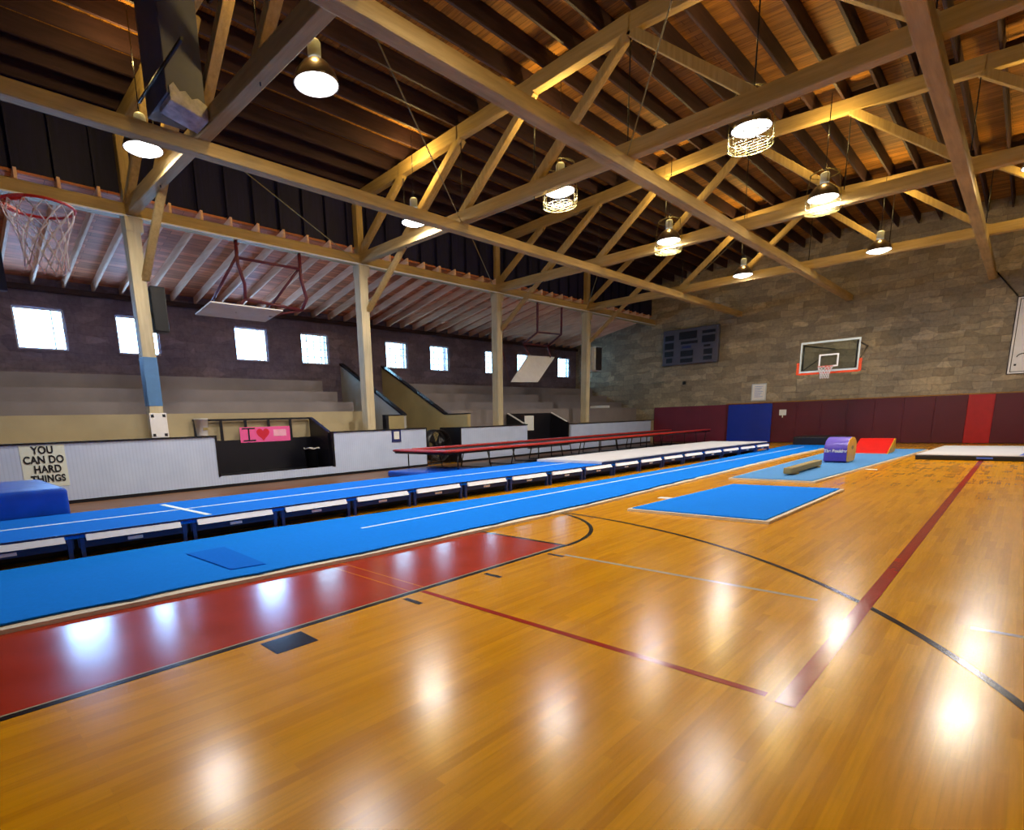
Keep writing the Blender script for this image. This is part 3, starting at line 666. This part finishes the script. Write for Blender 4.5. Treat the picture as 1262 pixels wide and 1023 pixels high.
# ------------------------------------------------------------------ far wall fittings
def pad(x0, x1, mat, label, group, z1=1.76):
    return MB().rbox(x0+.001, x1-.001, YF-.06, YF-.001, .02, z1, .008, 2).build('wall_pad', M[mat], None, label=label, cat='wall pad', group=group)
for k in range(3): pad(-13.4+k*1.17, -13.4+(k+1)*1.17, 'maroon2', 'dull maroon wall pad left of the blue pad on the end wall', 'dull maroon pads left of the blue pad')
MB().rbox(-9.76,-7.9,YF-.12,YF-.065,.02,1.74,.025,3).build('wall_pad', M['bluepad'], None, label='royal blue pad standing against the maroon end wall pads', cat='wall pad')
n = 7
for k in range(n): pad(-7.86+k*(6.34/n), -7.86+(k+1)*(6.34/n), 'maroon', 'maroon wall pad under the glass hoop, between blue pad and bright red pad', 'maroon pads under the glass hoop')
pad(-9.89,-7.86,'maroon','maroon wall pad hidden mostly behind the blue pad',None)
pad(-1.52,-.82,'redhot','brighter red wall pad near the right end of the stone wall',None)
for k in range(4): pad(-.82+k*.95, -.82+(k+1)*.95, 'maroon', 'maroon wall pad right of the bright red pad', 'maroon pads right of the bright red pad')
struct('trim_1', MB().box(-9.9, XR, YF-.03, YF-.001, 1.77, 1.81), M['trim'])
t = thing('scoreboard', (-11.7, YF-.15, 3.8), 'dark blue grey scoreboard on the stone wall near the eaves', 'scoreboard')
MB().box(-13.0,-10.35,YF-.22,YF-.001,3.78,5.45).build('case', M['board_dark'], t, .02)
for a,b,c,d in ((-12.9,-12.45,4.95,5.2),(-12.9,-12.45,4.55,4.85),(-12.9,-12.45,4.2,4.45),(-12.8,-12.5,3.9,4.12),(-12.2,-11.35,4.95,5.3),(-12.1,-11.3,4.72,4.85),(-12.1,-11.5,4.15,4.42),(-12.1,-11.5,3.86,4.05),(-11.1,-10.5,5.12,5.25),(-11.1,-10.5,4.7,5.02),(-11.0,-10.7,4.5,4.6),(-11.0,-10.6,4.15,4.4),(-11.0,-10.6,3.9,4.08)):
    MB().box(a,b,YF-.235,YF-.22,c,d).build('display_panel', M['board_inset'], t)
MB().box(-12.05,-11.6,YF-.236,YF-.22,4.53,4.63).build('name_strip', M['plaque'], t)
MB().rbox(-12.0,-11.84,YF-.1,YF-.001,2.82,2.98,.04,3).build('wall_horn', M['blackvinyl'], None, label='small round black horn on the stone wall below the scoreboard', cat='horn')
t = thing('wall_notice', (-8.5, YF-.02, 1.9), 'pale framed notice on the stone wall above the blue pad', 'notice')
MB().box(-8.83,-8.22,YF-.03,YF-.002,1.88,2.63).build('frame', M['frame'], t); MB().box(-8.79,-8.26,YF-.034,YF-.03,1.92,2.59).build('sheet', M['paper'], t)
mb = MB()
for k in range(7): mb.box(-8.7,-8.35-(k%3)*.05,YF-.036,YF-.034,2.5-k*.075,2.515-k*.075)
mb.build('print_lines', M['wallstripe'], t)
t = thing('wall_switch', (-7.48, YF-.08, 1.2), 'small white sign hanging on the maroon pad right of the blue pad', 'sign')
MB().box(-7.62,-7.34,YF-.075,YF-.062,1.2,1.45).build('plate', M['paper'], t); MB().box(-7.5,-7.46,YF-.075,YF-.062,1.1,1.2).build('tab', M['paper'], t)
t = thing('wall_banner', (.7, YF-.04, 2.4), 'large white banner with a dark border line on the stone wall at the right edge', 'banner')
MB().box(-.66,2.1,YF-.05,YF-.005,2.40,4.98).build('panel', M['white'], t)
mb = MB(); w = .025; y0, y1 = YF-.054, YF-.05
mb.box(-.66,2.1,y0,y1,4.95,4.98).box(-.66,2.1,y0,y1,2.40,2.42).box(-.66,-.635,y0,y1,2.42,4.95)
mb.box(-.58,2.02,y0,y1,4.88,4.9).box(-.58,2.02,y0,y1,2.47,2.49).box(-.58,-.56,y0,y1,2.49,4.88).build('border_line', M['ink'], t)
mb = MB(); mb.tube([(-.30+.16*math.cos(a)*1.0,y0,2.95+.13*math.sin(a)) for a in [PI*.95-PI*.75*k/10 for k in range(11)]], .016, 6)
mb.box(-.50,-.44,y0,y1,2.68,2.74); mb.build('ink_mark', M['ink'], t)
MB().tube([(-1.35,YF-.02,6.0),(-.66,YF-.04,5.0)], .02, 6).build('stay', M['blackmetal'], t)

# ------------------------------------------------------------------ long floor runway (carpet over foam)
def interp(tab, y):
    for (a, xa), (b, xb) in zip(tab, tab[1:]):
        if y <= b: return xa+(xb-xa)*(y-a)/(b-a)
    return tab[-1][1]
farE = [(YN,-7.2),(.4,-7.12),(3.3,-7.03),(5,-6.8),(7.5,-6.52),(9.3,-6.3),(14.8,-6.15),(25.3,-6.45)]
nearE = [(YN,-5.25),(.2,-5.05),(2,-4.93),(3.4,-4.83),(7,-4.73),(11.8,-4.82),(18.7,-4.98),(25.3,-4.95)]
t = thing('floor_runway', (-6, 12, 0), 'long bright blue carpeted foam runway lying on the wooden floor', 'runway')
def strip(tabA, tabB, oa, ob, z0, z1, y0, y1, wav=0, n=120):
    mb = MB(); rings = []
    for k in range(n+1):
        y = y0+(y1-y0)*k/n; w = wav*(abs(math.sin(y*2.9))**.6)*(1+.5*math.sin(y*1.3)) if wav else 0
        xa = interp(tabA, y)+oa; xb = interp(tabB, y)+ob-w
        rings.append([(xa,y,z0),(xb,y,z0),(xb,y,z1),(xa,y,z1)])
    return mb.loft(rings, True, True, False)
strip(farE, nearE, .02, .10, .0, .034, YN, 25.3).build('foam_base', M['foam'], t)
strip(farE, nearE, 0, .012, .034, .05, YN, 25.3, .03, 400).build('carpet_top', M['carpet'], t)
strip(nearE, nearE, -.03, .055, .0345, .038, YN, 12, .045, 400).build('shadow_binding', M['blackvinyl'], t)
MB().hexa([(-5.99,4.1,.05),(-5.94,4.1,.05),(-5.62,24.0,.05),(-5.67,24.0,.05),(-5.99,4.1,.0515),(-5.94,4.1,.0515),(-5.62,24.0,.0515),(-5.67,24.0,.0515)]).build('centre_line', M['whiteline'], t)
MB().hexa([(-6.3,1.98,.051),(-5.22,2.03,.051),(-5.16,2.36,.051),(-6.3,2.40,.051),(-6.3,1.98,.06),(-5.22,2.03,.06),(-5.16,2.36,.06),(-6.3,2.40,.06)]).build('carpet_patch', M['patch'], None, label='darker blue carpet scrap lying across the near end of the runway', cat='mat')

# ------------------------------------------------------------------ raised tumbling track
TF = [(YN,-7.42),(.5,-7.32),(2.4,-7.22),(5,-7.16),(7,-7.1),(8.2,-7.02),(10.2,-6.86),(12.3,-6.76),(16,-6.62),(18.6,-6.42),(21.6,-6.15)]
def tf(y): return interp(TF, y)
TW = 1.95; TZ = .30
t = thing('raised_tumbling_track', (-8.2, 10, 0), 'long raised royal blue tumbling track with white centre line', 'tumbling track')
strip(TF, TF, -TW, 0, TZ-.06, TZ, YN, 21.6).build('track_top', M['carpet2'], t)
strip(TF, TF, -TW/2-.03, -TW/2+.03, TZ, TZ+.002, YN, 11.6).build('centre_line', M['whiteline'], t)
MB().hexa([(tf(2.6)-1.75,2.52,TZ+.002),(tf(2.6)-.1,2.6,TZ+.002),(tf(2.6)-.1,2.68,TZ+.002),(tf(2.6)-1.75,2.6,TZ+.002),(tf(2.6)-1.75,2.52,TZ+.004),(tf(2.6)-.1,2.6,TZ+.004),(tf(2.6)-.1,2.68,TZ+.004),(tf(2.6)-1.75,2.6,TZ+.004)]).build('cross_line', M['whiteline'], t)
strip(TF, TF, .0, .012, TZ-.02, TZ+.001, YN, 21.6).build('edge_binding', M['navy'], t)
y = -2.5; step = 1.21
while y < 21:
    y1 = min(y+step, 21.6); a, b = tf(y), tf(y1)
    s = thing('track_base_section', ((a+b)/2, (y+y1)/2, 0), 'navy base section with a white edge strip under the raised track', 'track base', 'base sections under the raised track')
    def seg(o0, o1, z0, z1, ya, yb):
        xa, xb = tf(ya), tf(yb)
        return MB().hexa([(xa+o0,ya,z0),(xa+o1,ya,z0),(xb+o1,yb,z0),(xb+o0,yb,z0),(xa+o0,ya,z1),(xa+o1,ya,z1),(xb+o1,yb,z1),(xb+o0,yb,z1)])
    xa, xb = tf(y+.1), tf(y1-.1)
    MB().hexa([(xa,y+.1,.212),(xa+.055,y+.1,.212),(xb+.055,y1-.1,.212),(xb,y1-.1,.212),(xa,y+.1,.278),(xa+.012,y+.1,.278),(xb+.012,y1-.1,.278),(xb,y1-.1,.278)]).build('white_edge', M['stripwhite'], s)
    seg(.0,.012,.13,.238,y+.02,y1-.02).build('apron', M['navy'], s)
    seg(-.40,-.36,.0,.235,y+.0,y1-.0).build('under_track_shade', M['blackvinyl'], s)  # black panel added to paint the shade beneath the track
    ym = (y+y1)/2; seg(.012,.022,.15,.185,ym-.09,ym+.07).build('maker_tag', M['white'], s)
    for yy in (y+.06, y1-.06):
        xx = tf(yy)
        MB().box(xx-.03, xx+.02, yy-.022, yy+.022, 0, .235).build('leg', M['navymetal'], s)
        MB().box(xx-TW+.05, xx-TW+.1, yy-.022, yy+.022, 0, .235).build('leg', M['navymetal'], s)
    y += step
# pale air mat on the far half of the track
t = thing('air_track', (-7.6, 16, .31), 'long pale inflated air track lying on the far half of the raised track', 'air track')
strip(TF, TF, -TW+.03, -.03, TZ+.005, TZ+.065, 11.6, 21.5, n=60).build('air_body', M['airtop'], t)
strip(TF, TF, -.03, -.01, TZ+.005, TZ+.045, 11.6, 21.5, n=60).build('side_band', M['navy'], t)

# ------------------------------------------------------------------ long red trampoline
TX0, TX1, TY0, TY1, TZZ = -12.15, -10.0, 9.55, 26.5, .66
t = thing('long_trampoline', (-11, 18, 0), 'long low trampoline with red padded rails in front of the white siding', 'trampoline')
for a, b, nm in ((TX1-.32, TX1, 'pad'), (TX0, TX0+.32, 'pad')):
    MB().rbox(a, b, TY0, TY1, TZZ-.04, TZZ+.02, .025, 3).build('rail_pad', M['redpad'], t)
MB().rbox(TX0, TX1, TY0, TY0+.35, TZZ-.04, TZZ+.018, .025, 3).build('end_pad', M['redpad'], t)
MB().box(TX0+.3, TX1-.3, TY0+.3, TY1, TZZ-.05, TZZ-.04).build('bed', M['mesh'], t)
MB().tube([(TX1-.06,TY0+.05,TZZ-.06),(TX1-.06,TY1,TZZ-.06)], .03, 8).tube([(TX0+.06,TY0+.05,TZZ-.06),(TX0+.06,TY1,TZZ-.06)], .03, 8).tube([(TX0+.06,TY0+.06,TZZ-.06),(TX1-.06,TY0+.06,TZZ-.06)], .03, 8).build('frame', M['darksteel'], t)
y = TY0+.5; k = 0
while y < TY1:
    d = (0, .18, -.18)[k % 3]
    for xx in (TX0+.08, TX1-.08):
        MB().tube([(xx, y, TZZ-.06), (xx, y+d, .02)], .018, 6).build('leg', M['darksteel'], t)
    MB().tube([(TX0+.08,y+d,.02),(TX1-.08,y+d,.02)], .018, 6).build('foot_bar', M['darksteel'], t)
    y += 1.15; k += 1

# ------------------------------------------------------------------ mats and shapes
MB().rbox(-11.6,-9.3,-1.8,1.45,.0,.66,.06,4).build('crash_mat', M['vinyl'], None, label='thick royal blue vinyl crash mat in front of the poster at the left edge', cat='crash mat')
MB().rbox(-11.6,-9.9,8.9,10.6,.0,.17,.05,4).build('folded_mat', M['vinyl'], None, label='low dark blue mat on the floor at the end of the red trampoline', cat='mat')
def floor_mat(name, P, z0, h, mat, label, edge='foam'):
    t = thing(name, ((P[0][0]+P[2][0])/2, (P[0][1]+P[2][1])/2, z0), label, 'mat')
    cx = sum(p[0] for p in P)/4; cy = sum(p[1] for p in P)/4
    def q(o, a, b): 
        Q = [(x+(o if x > cx else -o), y+(o if y > cy else -o)) for x, y in P]
        return MB().hexa([(x,y,a) for x,y in Q]+[(x,y,b) for x,y in Q])
    q(.055, z0, z0+h*.72).build('foam_base', M[edge], t); q(0, z0+h*.72, z0+h).build('carpet_top', M[mat], t)
    return t
floor_mat('floor_mat', [(-3.95,7.62),(-2.16,7.68),(-2.10,11.45),(-3.78,11.25)], 0, .05, 'carpet', 'single bright blue mat lying alone on the open wooden floor', 'foam')
t2 = floor_mat('floor_mat', [(-4.2,12.45),(-2.75,12.52),(-2.1,23.3),(-4.35,23.5)], 0, .05, 'carpet3', 'long grey blue mat under the purple block, low beam and red wedge', 'foam')
t = thing('balance_beam', (-3.38, 14.5, .05), 'short low tan balance beam lying on the long grey blue mat', 'balance beam')
MB().rbox(-3.46,-3.30,13.25,15.75,.085,.21,.015,2).build('beam_body', M['beamtan'], t)
for yy in (13.6,15.4): MB().box(-3.5,-3.26,yy-.06,yy+.06,.05,.09).build('foot', M['beamtan'], t)
# purple block: rounded-front barrel shape
t = thing('tumbling_block', (-3.27, 17.3, .05), 'purple and yellow rounded tumbling block with white lettering on the long mat', 'tumbling block')
prof = []
for k in range(13):
    a = PI*k/12; prof.append((17.42-.50*math.cos(a), .40+.27*math.sin(a)))
prof = [(16.92,.40)]+[(17.42-.5*math.cos(PI*k/12), .43+.26*math.sin(PI*k/12)) for k in range(13)]
prof += [(17.90,.2),(17.84,.10),(17.74,.06),(17.05,.06),(16.95,.09)]
MB().prism(prof, 'x', -3.53, -3.03).build('padded_body', M['purple'], t, .015)
mb = MB(); mb.prism([(17.42+(u-17.42)*.995, .37+(v-.37)*.995) for u, v in prof], 'x', -3.04, -3.015); mb.build('yellow_end', M['yellow'], t, .01)
MB().prism([(17.42+.12*math.cos(2*PI*k/16), .42+.05*math.sin(2*PI*k/16)) for k in range(16)], 'x', -3.015, -3.01).build('end_disc', M['beamtan'], t)
text('lettering', 'The Boulder', M['white'], t, xzm((-.01, -.394, .30)), .112, .004, off=.04, sx=.86)
t = thing('wedge_mat', (-3.1, 21.3, .05), 'scarlet and yellow wedge mat behind the purple block', 'wedge mat')
MB().prism([(20.55,.055),(21.9,.055),(21.9,.46),(21.7,.46)], 'x', -3.58, -2.72).build('red_ramp', M['red'], t, .01)
MB().prism([(20.57,.056),(21.89,.056),(21.89,.455),(21.7,.455)], 'x', -2.72, -2.705).build('yellow_side', M['yellow'], t)
MB().box(-3.58,-2.72,20.545,20.55,.056,.07).build('white_hem', M['white'], t)
MB().rbox(-6.4,-4.75,25.45,27.0,.0,.36,.04,3).build('folded_mat', M['blackvinyl'], None, label='black folded mat against the maroon wall beyond the runway end', cat='mat')
t = thing('air_mat', (0, 21.5, 0), 'wide pale inflated mat with black sides at the right, before the maroon wall', 'air mat')
def skew(a, b, z0, z1, o=0): 
    Q = [(-1.93-o,19.4-o),(1.6,19.4-o),(1.6,23.7),(-1.70-o,23.7)]
    return MB().hexa([(x,y,z0) for x,y in Q]+[(x,y,z1) for x,y in Q])
skew(0,0,.0,.12,.02).build('side_wall', M['blackvinyl'], t, .02); skew(0,0,.12,.15).build('top_sheet', M['airtop'], t, .01)
MB().hexa([(.0,19.42,.15),(.08,19.42,.15),(.45,23.68,.15),(.37,23.68,.15),(.0,19.42,.152),(.08,19.42,.152),(.45,23.68,.152),(.37,23.68,.152)]).build('blue_stripe', M['wallstripe'], t)
MB().box(-.75,-.45,19.372,19.376,.05,.09).build('maker_badge', M['wallstripe'], t)
for (x, y, lab) in ((-4.12,9.1,'small white card on the floor left of the single blue mat'),(-2.35,15.9,'small white card on the floor right of the long grey blue mat')):
    MB().box(x-.11,x+.11,y-.07,y+.07,.001,.008).build('floor_card', M['paper'], None, label=lab, cat='card')
MB().box(-15.2,-14.5,24.6,25.3,1.81,1.93).build('folded_cloth', M['paper'], None, .02, label='pale folded cloth on the seating near the end wall', cat='cloth')

# ------------------------------------------------------------------ light
w = bpy.data.worlds.new('sky'); bpy.context.scene.world = w; w.use_nodes = True
bg = w.node_tree.nodes['Background']; bg.inputs[0].default_value = (.31,.57,1,1); bg.inputs[1].default_value = 52.0
for i, y in enumerate(WIN):
    L = bpy.data.lights.new('window_portal', 'AREA'); L.shape = 'RECTANGLE'; L.size = WZ1-WZ0; L.size_y = WW
    L.cycles.is_portal = True
    o = bpy.data.objects.new('window_portal', L); C.objects.link(o); o.location = (XW-.2, y+WW/2, (WZ0+WZ1)/2)
    o.rotation_euler = (0, -PI/2, 0)

# ------------------------------------------------------------------ camera
cam = bpy.data.cameras.new('camera'); co = bpy.data.objects.new('camera', cam); C.objects.link(co)
R = Vector((0.69352801,0.71974682,-0.03135934)); U = Vector((-0.11542716,0.15397799,0.981309)); F = Vector((-0.71112268,0.67694556,-0.18986638))
m = Matrix((( R.x,U.x,-F.x,0),(R.y,U.y,-F.y,0),(R.z,U.z,-F.z,1.4142462),(0,0,0,1)))
co.matrix_world = m
cam.sensor_fit = 'HORIZONTAL'; cam.sensor_width = 36; cam.lens = 19.20566; cam.shift_x = .0631906; cam.shift_y = .1091793
cam.clip_start = .05; cam.clip_end = 200
sc = bpy.context.scene; sc.camera = co
sc.view_settings.view_transform = 'Standard'; sc.view_settings.exposure = 0.0

sc.cycles.use_denoising = True; sc.cycles.denoising_input_passes = 'RGB_ALBEDO'; sc.cycles.max_bounces = 8; sc.cycles.sample_clamp_indirect = 6
sc.cycles.caustics_reflective = False
